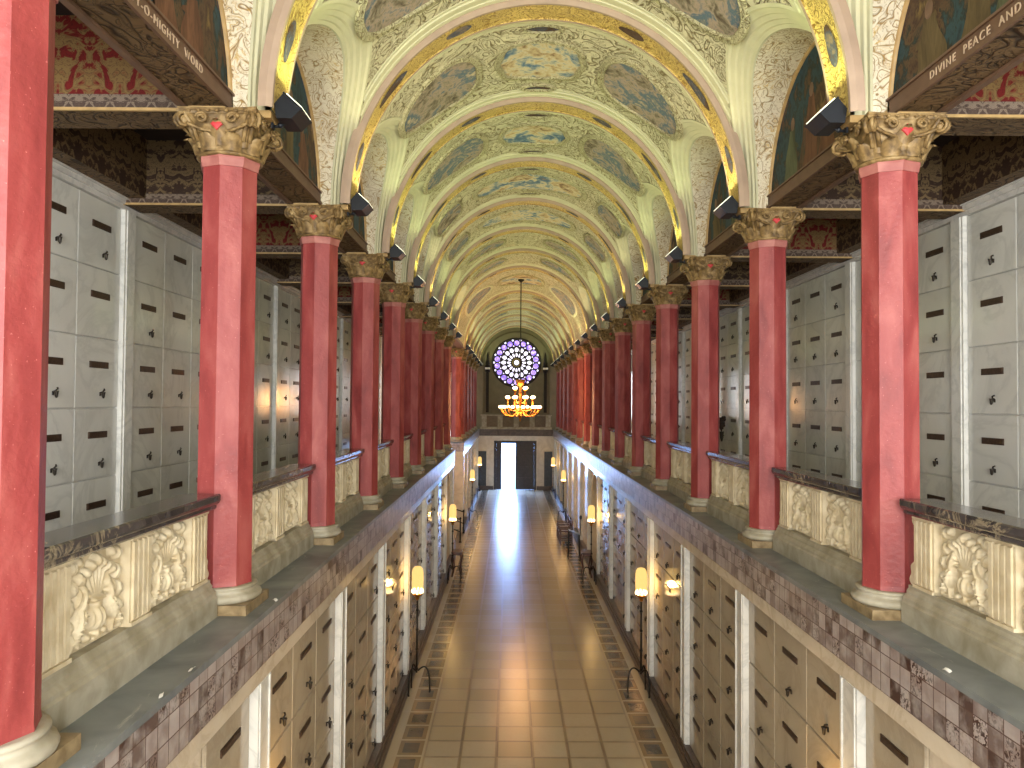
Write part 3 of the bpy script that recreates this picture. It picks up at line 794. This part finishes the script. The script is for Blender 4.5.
# ------------------------------------------------------------------ balustrades
def relief(y, z, var):
    """height of the carved panel: an urn of flowers between leafy stems and two birds; y in +-.33, z in 0..56"""
    h = 0.0
    def cap(x0, z0, x1, z1, r, a):
        nonlocal h
        dx, dz = x1-x0, z1-z0; L = dx*dx+dz*dz+1e-9
        t = max(0, min(1, ((Y-x0)*dx+(z-z0)*dz)/L)); d2 = (Y-x0-t*dx)**2+(z-z0-t*dz)**2
        if d2 < r*r: h = max(h, a*(1-d2/(r*r))**.36)
    def ell(x0, z0, rx, rz, a, ang=0):
        nonlocal h
        c, s_ = cos(ang), sin(ang); dx, dz = Y-x0, z-z0
        u = (dx*c+dz*s_)/rx; v = (-dx*s_+dz*c)/rz; d = u*u+v*v
        if d < 1: h = max(h, a*(1-d)**.36*(1-.16*max(0, cos(u*11))-.10*(abs(u) < .12)))
    # the urn stands on the centre line
    Y = y+(.015 if var else -.01)
    cap(-.05, .03, .05, .03, .025, .05); cap(0, .03, 0, .08, .026, .05); ell(0, .15, .088, .085, .075); cap(0, .22, 0, .26, .032, .055); cap(-.055, .265, .055, .265, .02, .06)
    for q in range(-3, 4):
        cap(q*.012, .27, q*.055, .40+.03*(3-abs(q)), .018, .035)
        ell(q*.062, .41+.032*(3-abs(q)), .030, .042, .06, -q*.22)
    Y = abs(y)
    ell(.0, .50, .045, .05, .065)
    # stems with leaves curling outward
    prev = (.05, .27)
    for q in range(1, 9):
        t = q/8; nx = .05+.20*sin(t*2.2); nz = .27+.10*t-.34*t*t
        cap(prev[0], prev[1], nx, nz, .017, .04); prev = (nx, nz)
    for (x0, z0, rx, rz, an) in ((.20, .30, .045, .075, .5), (.26, .38, .04, .06, -.4), (.19, .42, .035, .05, .3), (.27, .50, .045, .05, 0), (.20, .52, .032, .04, .2),
                                 (.14, .34, .03, .05, -.5), (.29, .27, .03, .06, .2), (.27, .08, .045, .05, 0), (.30, .16, .03, .05, .3), (.10, .05, .03, .03, 0)):
        ell(x0, z0, rx, rz, .055, an)
    # bird body, neck, head, legs
    ell(.20, .17, .052, .105, .07, .35); cap(.175, .25, .15, .31, .024, .06); ell(.145, .325, .028, .024, .06); cap(.13, .325, .10, .315, .010, .04)
    cap(.21, .09, .20, .02, .014, .045); cap(.25, .10, .30, .03, .02, .05)
    for q in range(5): ell(.17+.022*q, .20-.03*q, .018, .03, .078, .5)
    return h*1.25
def panel_mesh(var):
    b = MB(); ny, nz = 84, 72
    b.grid(lambda u, v: (.0+relief(-.345+.69*u, .0+.575*v, var), -.345+.69*u, .575*v), ny, nz, 0, True)
    b.box(-.05, -.002, -.35, .35, 0, .58)
    return b
def make_balustrade():
    r = root('stone_balustrade')
    b = MB(); b.prof([(-.20, 0), (.075, 0), (.075, .17), (.06, .185), (.06, .21), (.03, .24), (.03, .26), (.012, .285), (.012, .31), (-.16, .31), (-.20, .2)], -1.27, 1.27); b.build('base', STONE_GREY, r)
    for i, yc in enumerate((-1.03, 0, 1.03)):
        b = MB(); w = .155
        b.box(-.14, .005, yc-w, yc+w, .31, .90)
        for q in range(4):
            y = yc-.105+.07*q; b.prof([(.005, .34), (.022, .35), (.022, .86), (.005, .87)], y-.022, y+.022)
        b.box(-.15, .022, yc-w, yc+w, .31, .335); b.box(-.15, .024, yc-w, yc+w, .875, .90)
        b.build('stile', STONE, r)
    for i, yc in enumerate((-.515, .515)):
        o = panel_mesh(i).build('carved_panel', STONE, r, (-.075, yc, .318))
        bb = MB(); bb.box(-.13, -.06, yc-.36, yc+.36, .31, .90); bb.build('panel_back', STONE, r)
    b = MB(); b.prof([(-.20, .90), (.05, .90), (.062, .915), (.062, .935), (.085, .955), (.095, .975), (.095, 1.02), (.085, 1.03), (-.20, 1.03), (-.215, 1.0), (-.2, .95)], -1.25, 1.25); b.build('rail', RAIL, r)
    for sg in (-1, 1):
        b = MB(); n = 26; o_ = []
        for i in range(n+1):
            t = i/n; z = .31+.56*t
            o_.append((1.185+.075+.055*sin(t*pi*2.2+.6)+.018*sin(t*pi*9)-.05*t, z))
        m = len(b.v)
        for x in (-.10, -.02):
            for (y, z) in o_: b.v.append((x, sg*1.18, z)); b.v.append((x, sg*y, z))
        w_ = 2*(n+1)
        for i in range(n):
            a = m+2*i; b.face((a, a+1, a+3, a+2)); b.face((a+w_, a+w_+1, a+w_+3, a+w_+2)); b.face((a+1, a+3, a+w_+3, a+w_+1), 0, True)
        b.tube([(-.06, sg*(y-.006), z) for y, z in o_], .03, 6)
        b.build('scroll_bracket', STONE, r)
    return r
bal = make_balustrade(); first = True
for s in (-1, 1):
    for k in range(0, 15):
        if s < 0 and k in (8, 9): continue
        o = bal if first else copy_tree(bal); first = False
        y0, y1 = YK(k), YK(k+1)
        o.location = (s*W, (y0+y1)/2, ZL); o.rotation_euler = (0, 0, 0 if s < 0 else pi)
        if k == 0: o.scale = (1, .95, 1)
        tag(o, 'carved stone balustrade with black marble rail, %s one along the %s gallery' % (ORD[k if (s > 0 or k < 8) else k-2], SIDE[s]), 'balustrade', 'gallery balustrades')

# ------------------------------------------------------------------ floodlights on the capitals
def make_flood():
    r = root('floodlight')
    b = MB()
    # housing: five sided box along x', lens on top; local +x points into the hall
    hw = .17
    b.prof([(-.105, 0.0), (.105, 0.0), (.10, -.12), (.0, -.21), (-.10, -.13)], -hw, hw)
    b.box(-.108, .108, -hw-.008, hw+.008, -.012, .006)
    M = Matrix.Translation((.235, 0, .14)) @ Matrix.Rotation(radians(42), 4, 'Y')
    b.xf(M); b.build('housing', BLACK, r)
    b = MB(); b.box(-.09, .09, -hw+.015, hw-.015, .006, .016); b.xf(M); o = b.build('lens', LENS, r); o['label'] = 'bright glass lens'
    b = MB(); b.tube([(.012, 0, -.03), (.06, 0, -.03), (.14, 0, .0), (.17, 0, .05)], .014, 8); b.cbox((.015, 0, -.03), .02, .07, .05); b.ball((.08, 0, -.02), .026, .026, .026); b.build('bracket', BLACK, r)
    return r, M
fl, FM_ = make_flood(); first = True
def lamp(kind, name, loc, energy, color, rot=None, **kw):
    d = bpy.data.lights.new(name, kind); d.energy = energy; d.color = color
    for q, v in kw.items(): setattr(d, q, v)
    o = bpy.data.objects.new(name, d); COL.objects.link(o); o.location = loc
    if rot is not None: o.rotation_euler = rot
    return o
FLOOD_E, FLOOD_C = 26.0, (.86, 1.0, .50)
for s in (-1, 1):
    idx = 0
    for k in range(1, 16):
        if k == 9 and s < 0: continue
        o = fl if first else copy_tree(fl); first = False
        o.location = (s*(W-.345), YK(k)+.05, 2.50); o.rotation_euler = (0, 0, 0 if s < 0 else pi)
        tag(o, 'black floodlight on the capital of the %s red column, %s side' % (ORD[k] if s < 0 and k < 9 else ORD[k-1], SIDE[s]), 'floodlight', 'capital floodlights')
        R = Matrix.Translation(o.location) @ Matrix.Rotation(0 if s < 0 else pi, 4, 'Z') @ FM_ @ Matrix.Translation((0, 0, .03)) @ Matrix.Rotation(pi, 4, 'X')
        l = lamp('AREA', 'flood_beam', (0, 0, 0), FLOOD_E*(1.0 if 1 < k < 14 else .9), FLOOD_C if (k % 3 != 2) else (1.0, .93, .60), shape='RECTANGLE', size=.18, size_y=.30, spread=radians(165))
        l.matrix_world = R

# ------------------------------------------------------------------ crypt fronts
def make_front(w_, h, m, pw, ph, pz, hk):
    """local: y along the wall, z up, +x towards the hall; origin at the slab's lower centre on the wall"""
    b = MB(); e = .006
    b.box(0, .022, -w_/2+e, w_/2-e, e, h-e)
    b.prof([(0, e), (.03, e+.008), (.03, h-e-.008), (0, h-e)], -w_/2+e+.008, w_/2-e-.008)
    o = b.build('crypt_front', m)
    b = MB(); b.box(.03, .042, .02-pw/2, .02+pw/2, pz-ph/2, pz+ph/2); b.box(.042, .046, .035-pw/2, .005+pw/2, pz-ph/2+.012, pz+ph/2-.012); b.build('plaque', PLAQ, o)
    b = MB(); y = .06; z = h*.20
    b.tube([(.03, y, z+hk*.2), (.06, y, z+hk*.3), (.075, y+hk*.25, z+hk*.6), (.06, y+hk*.5, z+hk*.75)], .010, 6)
    b.lathe([(.008, -hk*.6), (.016, -hk*.4), (.02, hk*.1), (.026, hk*.3)], 10, (.075, y, z)); b.cbox((.035, y, z), .012, hk*.3, hk*.5)
    b.build('flower_vase', HOOK, o)
    return o
ROWU = ['top', 'second', 'third', 'fourth', 'lowest']; ROWL = ['top', 'second', 'third', 'lowest']
COLN = ['near', 'middle', 'far']
HU = (2.46-ZL)/5; HLW = (-2.43-(ZF+.26))/4
wu = (S-.28)/3; wl_ = (S-.34)/3
fu = make_front(wu, HU, SLABM, .42, .08, HU*.62, .085); flw = make_front(wl_, HLW, CREAM2, .42, .062, HLW*.66, .085)
fu1 = flw1 = True
rr = random.Random(3)
def place_front(proto, isfirst, loc, s, lab, grp, skip):
    if isfirst: o = proto
    else:
        o = proto.copy(); COL.objects.link(o)
        for ch in proto.children:
            if skip == ch.name.split('.')[0]: continue
            c = ch.copy(); COL.objects.link(c); c.parent = o
    o.location = loc; o.rotation_euler = (0, 0, 0 if s < 0 else pi)
    tag(o, lab, 'crypt front', grp)
for s in (-1, 1):
    for k in range(1, 9):
        for ci in range(3):
            if (s < 0 and (k, ci) not in [(6, 0), (6, 1), (5, 2)] and k > 4) or (s > 0 and (k, ci) not in [(5, 0), (5, 1), (6, 2), (7, 0), (8, 1), (8, 2)] and k > 4): continue
            y = YK(k)+.14+wu*(ci+.5)
            for ri in range(5):
                z = ZL+HU*(4-ri)
                nth = k if s > 0 else k+1
                place_front(fu, fu1, (s*5.495, y, z), s, 'pale marble crypt front, %s row, %s slab past %s column on %s gallery wall' % (ROWU[ri], COLN[ci], ORD[nth-1], SIDE[s]), 'upper gallery crypt fronts', rr.choice(['', '', '', '', 'flower_vase', '']) if not fu1 else '')
                fu1 = False
    for k in range(0, 7):
        for ci in range(3):
            if k == 0 and ci < 2: continue
            y = YK(k)+.17+wl_*(ci+.5) if k else YK(1)-.17-wl_*(2.5-ci)
            for ri in range(4):
                z = ZF+.26+HLW*(3-ri)
                place_front(flw, flw1, (s*2.659, y, z), s, 'cream marble crypt front, %s row, %s slab, %s bay from the viewer, %s lower wall' % (ROWL[ri], COLN[ci], ORD[k], SIDE[s]), 'lower hall crypt fronts', rr.choice(['', '', '', 'flower_vase']) if not flw1 else '')
                flw1 = False

# ------------------------------------------------------------------ standing lamps
def make_torch():
    r = root('standing_lamp')
    b = MB(); b.tube([(0, 0, .42), (0, 0, 1.93)], .018, 10)
    for z in (.5, .9, 1.3, 1.7): b.lathe([(.018, -.03), (.032, -.01), (.032, .01), (.018, .03)], 10, (0, 0, z))
    b.build('pole', IRON, r)
    for i in range(3):
        b = MB(); a = 2*pi*i/3; d = Vector((cos(a), sin(a), 0)); pts = []
        for q in range(17):
            t = q/16; rad = .03+.24*sin(t*pi*.62); z = .46+.16*sin(t*pi*1.05)-.60*t*t
            pts.append(d*rad+Vector((0, 0, max(.02, z))))
        pts += [d*.27+Vector((0, 0, .03)), d*.28+Vector((0, 0, .07)), d*.26+Vector((0, 0, .09))]
        b.tube(pts, .017, 8); b.build('leg', IRON, r)
    b = MB(); b.lathe([(.02, 1.90), (.05, 1.93), (.035, 1.96), (.09, 2.0), (.115, 2.03), (.105, 2.05), (.03, 2.05)], 20); b.build('collar', BRASS, r)
    b = MB()
    for i in range(8): b.ball((.10*cos(i*pi/4), .10*sin(i*pi/4), 2.09), .028, .028, .05, 8, 6)
    b.build('burner', BURN, r)
    b = MB(); b.lathe([(.105, 2.06), (.118, 2.12), (.122, 2.3), (.12, 2.46), (.105, 2.54), (.07, 2.585), (.02, 2.60)], 24, cap=False); o = b.build('lamp_shade', SHADE, r); o['label'] = 'glowing amber glass shade'
    return r
tc = make_torch(); first = True
LY = [7.0, 15.9, 25.6, 38.9, 48.2]
for s in (-1, 1):
    for i, y in enumerate(LY):
        o = tc if first else copy_tree(tc); first = False
        o.location = (s*2.31, y, ZF); o.rotation_euler = (0, 0, 0 if s < 0 else pi)
        tag(o, ('iron standing lamp with glowing amber shade, %s one along the %s lower wall' % (ORD[i-1], SIDE[s])) if i else 'iron standing lamp with amber shade directly beneath the near %s ledge' % SIDE[s], 'standing lamp', 'standing lamps along the hall')
        lamp('POINT', 'lamp_flame', (o.location.x, y, ZF+2.26), 48.0, (1.0, .74, .44), shadow_soft_size=.07)

# ------------------------------------------------------------------ chandelier
YC = YK(9); ch = root('chandelier', (0.0, YC, 0)); tag(ch, 'three tiered brass chandelier with glowing bowls hanging before the rose window', 'chandelier')
b = MB(); b.tube([(0, 0, .95), (0, 0, ZS+VB-.04)], .022, 8); b.build('rod', IRON, ch)
b = MB(); b.lathe([(.14, ZS+VB-.01), (.13, ZS+VB-.06), (.04, ZS+VB-.12), (.02, ZS+VB-.16)], 20); b.build('ceiling_rose', IRON, ch)
b = MB(); b.lathe([(.01, -.78), (.04, -.74), (.02, -.68), (.09, -.6), (.14, -.5), (.10, -.40), (.05, -.36), (.09, -.28), (.05, -.2), (.045, 0), (.10, .06), (.05, .12), (.045, .35), (.085, .42), (.05, .48), (.05, .7), (.16, .78), (.20, .92), (.22, 1.0), (.14, 1.0), (.05, .95)], 20); b.build('body', BRASS, ch)
def arm(a, pts, bowlr):
    b = MB(); d = Vector((cos(a), sin(a), 0)); P = [d*r_+Vector((0, 0, z)) for r_, z in pts]
    b.tube(P, .018, 8); e = P[-1]; b.lathe([(.02, -.05), (.06, -.02), (.07, 0), (.02, .01)], 12, tuple(e)); A = b.build('arm', BRASS, ch)
    b = MB(); b.ball((e.x, e.y, e.z+.06), bowlr, bowlr, bowlr*.72, 14, 9); b.build('lamp_bowl', BULB, A)
for i in range(12): arm(2*pi*i/12+.13, [(.06, -.30), (.20, -.44), (.42, -.56), (.62, -.52), (.76, -.40), (.82, -.28), (.84, -.22)], .085)
for i in range(8): arm(2*pi*i/8+pi/8+.05, [(.05, -.25), (.25, -.34), (.45, -.30), (.56, -.15), (.58, .0), (.58, .19)], .09)
for i in range(4): arm(2*pi*i/4+pi/4+.08, [(.05, .05), (.15, .0), (.27, .08), (.31, .2), (.31, .58)], .09)
lamp('POINT', 'chandelier_light', (0, YC, .05), 700.0, (1.0, .48, .17), shadow_soft_size=.5)

# ------------------------------------------------------------------ sconces beside the rose window
for s in (-1, 1):
    r = root('wall_lantern', (s*2.0, YF-.22, 2.35)); tag(r, 'tall dark lantern with a spired top on the %s of the rose window' % SIDE[s], 'lantern', 'lanterns beside the rose window')
    b = MB(); b.lathe([(.06, -.3), (.15, -.22), (.17, -.1), (.17, .12), (.2, .16), (.12, .3), (.15, .36), (.09, .6), (.06, .95), (.01, 1.15)], 6, sm=False); b.build('housing', IRON, r)
    b = MB(); b.lathe([(.172, -.04), (.178, .0), (.178, .08), (.172, .10)], 6, sm=False, cap=False); b.build('pane', PLAINWHITE, r)
    b = MB(); b.box(-.10, .10, -.02, .05, -3.0, .3); b.build('backplate', IRON, r)

# ------------------------------------------------------------------ small furniture on the hall floor
def make_chair():
    r = root('wooden_armchair')
    b = MB(); b.box(-.26, .26, -.25, .25, .42, .47); b.build('seat', WOOD, r)
    for sx_ in (-1, 1):
        for sy in (-1, 1):
            b = MB(); b.box(sx_*.24-.025, sx_*.24+.025, sy*.23-.025, sy*.23+.025, 0, 1.02 if sx_ > 0 else .66); b.build('leg', WOOD, r)
    for sy in (-1, 1):
        b = MB(); b.box(-.28, .24, sy*.24-.03, sy*.24+.03, .66, .70); b.build('armrest', WOOD, r)
    b = MB(); b.box(.22, .26, -.24, .24, .90, 1.04); b.box(.22, .26, -.24, .24, .62, .74)
    for q in range(4): b.box(.23, .25, -.17+.1*q, -.13+.1*q, .47, .92)
    b.build('backrest', WOOD, r)
    b = MB(); b.box(-.24, .24, -.23, -.20, .2, .24); b.box(-.24, .24, .20, .23, .2, .24); b.build('stretcher', WOOD, r)
    return r
chr_ = make_chair()
for i, y in enumerate((32.6, 33.5, 34.4)):
    o = chr_ if i == 0 else copy_tree(chr_)
    o.location = (1.98, y, ZF); o.rotation_euler = (0, 0, 0)
    tag(o, 'dark wooden armchair against the right wall, %s of the row of three' % ('nearest', 'middle one', 'farthest')[i], 'chair', 'armchairs along the right wall')
r = root('reading_stand', (2.08, 29.7, ZF)); tag(r, 'black framed reading stand with a pale sloping top by the right wall', 'stand')
b = MB(); b.box(-.22, .22, -.20, .20, .0, .03); b.xf(Matrix.Translation((0, 0, 1.0)) @ Matrix.Rotation(.35, 4, 'Y')); b.build('top', BLUEG, r)
for sx_ in (-1, 1):
    for sy in (-1, 1):
        b = MB(); b.tube([(sx_*.2, sy*.18, 1.0-sx_*.07), (sx_*.22, sy*.2, 0)], .018, 8); b.build('leg', BLACK, r)
b = MB(); b.tube([(.22, -.18, .9), (.24, -.18, 1.55)], .016, 8); b.ball((.24, -.18, 1.6), .05, .05, .09); b.build('side_upright', BLACK, r)  # plain black upright with a rounded tip
def make_console():
    r = root('console_table')
    b = MB(); b.box(-.18, .18, -.32, .32, .82, .87); b.box(-.15, .15, -.29, .29, .76, .82); b.build('table_top', WOOD, r)
    for sx_ in (-1, 1):
        for sy in (-1, 1):
            b = MB(); b.tube([(sx_*.13, sy*.26, .78), (sx_*.17, sy*.29, .6), (sx_*.11, sy*.24, .3), (sx_*.15, sy*.28, .02)], [.03, .032, .02, .024], 8); b.build('leg', WOOD, r)
    return r
ct = make_console(); ct.location = (-2.22, 26.6, ZF); tag(ct, 'dark console table on curved legs beside the left wall lamp', 'table', 'console tables')
o = copy_tree(ct); o.location = (2.25, 26.6, ZF); tag(o, 'dark console table on curved legs beside the right wall lamp', 'table', 'console tables')
# iron hand rails at the side steps
def handrail(y, which):
    r = root('handrail', (-2.52, y, ZF)); tag(r, 'black iron handrail at the left side steps, %s of the pair' % which, 'handrail', 'handrails at the side steps')
    b = MB(); b.tube([(0, 0, 0), (0, 0, 1.0)], .03, 8); b.lathe([(.06, 0), (.06, .03), (.03, .05)], 12); b.ball((0, 0, 1.03), .05, .05, .05); b.build('post', IRON, r)
    b = MB(); b.tube([(-1.5, 0, .60), (-1.5, 0, 1.55)], .03, 8); b.build('post', IRON, r)
    b = MB(); b.tube([(0, 0, .97), (-1.55, 0, 1.55)], .025, 8); b.build('rail', IRON, r)
    b = MB(); b.tube([(0, 0, .45), (-1.5, 0, 1.03)], .022, 8); b.build('rail', IRON, r)
handrail(32.9, 'nearer'); handrail(35.2, 'farther')
# white slips shaped and coloured to stand for light glints on the ledge
for (x, y, rz, t) in ((-2.545, 4.72, .4, 'plain white glint on the left ledge, nearest the viewer'), (-2.55, 5.18, .1, 'plain white glint on the left ledge between balustrade and first plinth'),
                      (-2.545, 6.98, .8, 'plain white glint at the left ledge edge past the plinth'), (2.56, 5.25, .2, 'plain white glint on the right ledge edge below the balustrade')):
    b = MB(); n0 = 0
    b.grid(lambda u, v: (-.012+.024*u+.006*v, -.035+.07*v, .003+.010*u*u+.006*sin(3*v)), 4, 4, 0, True); b.grid(lambda u, v: (-.012+.024*u+.006*v, -.035+.07*v, .001+.010*u*u+.006*sin(3*v)), 4, 4, 0, True)
    o = b.build('ledge_glint', PLAINWHITE, None, (x, y, ZL)); o.rotation_euler = (0, 0, rz)
    tag(o, t, 'paper')
# dried bouquet in a wall vase
r = root('dried_bouquet', (5.22, YK(5)+1.2, -.75)); tag(r, 'dark dried bouquet in a wall vase on the right gallery crypt fronts', 'bouquet')
b = MB(); b.lathe([(.02, -.25), (.05, -.15), (.06, .0), (.07, .02)], 12, (.10, 0, 0)); b.tube([(.17, 0, -.1), (.10, 0, -.05)], .012, 6); b.build('vase', HOOK, r)
b = MB(); q_ = random.Random(5)
for i in range(40): b.ball((.06+q_.uniform(-.1, .1), q_.uniform(-.14, .14), .12+q_.uniform(0, .3)), .045, .045, .045, 6, 4)
for i in range(10): b.tube([(.10, 0, 0), (.06+q_.uniform(-.08, .08), q_.uniform(-.1, .1), .25)], .008, 5)
b.build('flower_head', GREEN, r)

# ------------------------------------------------------------------ daylight
wd = bpy.data.worlds.new('World'); SC.world = wd; wd.use_nodes = True
bg = wd.node_tree.nodes['Background']; bg.inputs[0].default_value = (.24, .48, 1.0, 1); bg.inputs[1].default_value = 12.0
lamp('AREA', 'window_daylight', (0, YB+.05, 1.0), 1650.0, (1.0, .97, .92), (radians(90), 0, 0), shape='RECTANGLE', size=4.3, size_y=7.0)
lamp('AREA', 'transept_daylight', (-7.1, YK(9), .2), 200.0, (.86, .92, 1.0), (0, radians(-90), 0), shape='RECTANGLE', size=3.2, size_y=3.6)
lamp('AREA', 'door_daylight', (-.62, YF+.45, ZF+1.9), 420.0, (.30, .50, 1.0), (radians(-52), 0, 0), shape='RECTANGLE', size=1.2, size_y=2.6, spread=radians(120))
for s in (-1, 1):
    lamp('AREA', 'gallery_end_light', (s*4.3, YF-.4, .6), 300.0, (.9, .95, 1.0), (radians(-90), 0, 0), shape='RECTANGLE', size=1.8, size_y=3.0)
    lamp('AREA', 'gallery_end_light', (s*4.3, YB+.2, .6), 950.0, (.96, .98, 1.0), (radians(90), 0, 0), shape='RECTANGLE', size=1.8, size_y=3.0)  # added unseen light that brightens the near gallery walls

# opaque windows set behind the lights; the near gallery pair is invented
wi = 2
for (x, y, zc, hw, hh, rz) in [(q*4.3, yy, .6, .95, 1.55, 0) for q in (-1, 1) for yy in (YB-.02, YF-.06)]+[(-7.2, YK(9), .2, 1.95, 1.7, pi/2)]:
    wi += 1
    wn = bpy.data.objects.new('window_%d' % wi, None); COL.objects.link(wn); wn.location = (x, y, zc); wn.rotation_euler = (0, 0, rz); struct(wn)
    b = MB(); b.box(-hw, hw, -.015, .015, -hh, hh); b.build('opaque_pane', PLAINWHITE, wn)
    b = MB()
    for q in (-1, 1): b.box(q*hw-.05, q*hw+.05, -.05, .05, -hh-.05, hh+.05); b.box(-hw, hw, -.05, .05, q*hh-.05, q*hh+.05)
    for q in (-.34, .34): b.box(q*hw-.02, q*hw+.02, -.03, .03, -hh, hh)
    b.build('frame', IRON, wn)

# ------------------------------------------------------------------ camera
f_, pit, yaw, rol, off = 765.0, .0249, .0023, .0073, .427
right = Vector((cos(yaw), -sin(yaw), 0)); fwd0 = Vector((sin(yaw), cos(yaw), 0)); up0 = Vector((0, 0, 1))
fwd = fwd0*cos(pit)+up0*sin(pit); up = -fwd0*sin(pit)+up0*cos(pit)
r2 = right*cos(rol)+up*sin(rol); u2 = up*cos(rol)-right*sin(rol)
cd = bpy.data.cameras.new('camera'); cam = bpy.data.objects.new('camera', cd); COL.objects.link(cam)
cd.sensor_width = 36; cd.sensor_fit = 'HORIZONTAL'; cd.lens = 36*f_/1024; cd.clip_start = .05; cd.clip_end = 300
cam.matrix_world = Matrix(((r2.x, u2.x, -fwd.x, -off), (r2.y, u2.y, -fwd.y, 0), (r2.z, u2.z, -fwd.z, 0), (0, 0, 0, 1)))
SC.camera = cam
for o in list(SC.objects):
    if o.parent is None:
        if o is cam or o.type == 'LIGHT' and o.name.startswith('flood_beam'):
            m = o.matrix_world.copy(); m.translation.z += EYE; o.matrix_world = m
        else: o.location.z += EYE
vs = SC.view_settings
vs.view_transform = 'Standard'; vs.look = 'None'; vs.gamma = 1; vs.use_curve_mapping = False; vs.exposure = -0.12
SC.cycles.use_denoising = True
SC.cycles.max_bounces = 6; SC.cycles.diffuse_bounces = 4; SC.cycles.glossy_bounces = 3
SC.cycles.sample_clamp_indirect = 6.0
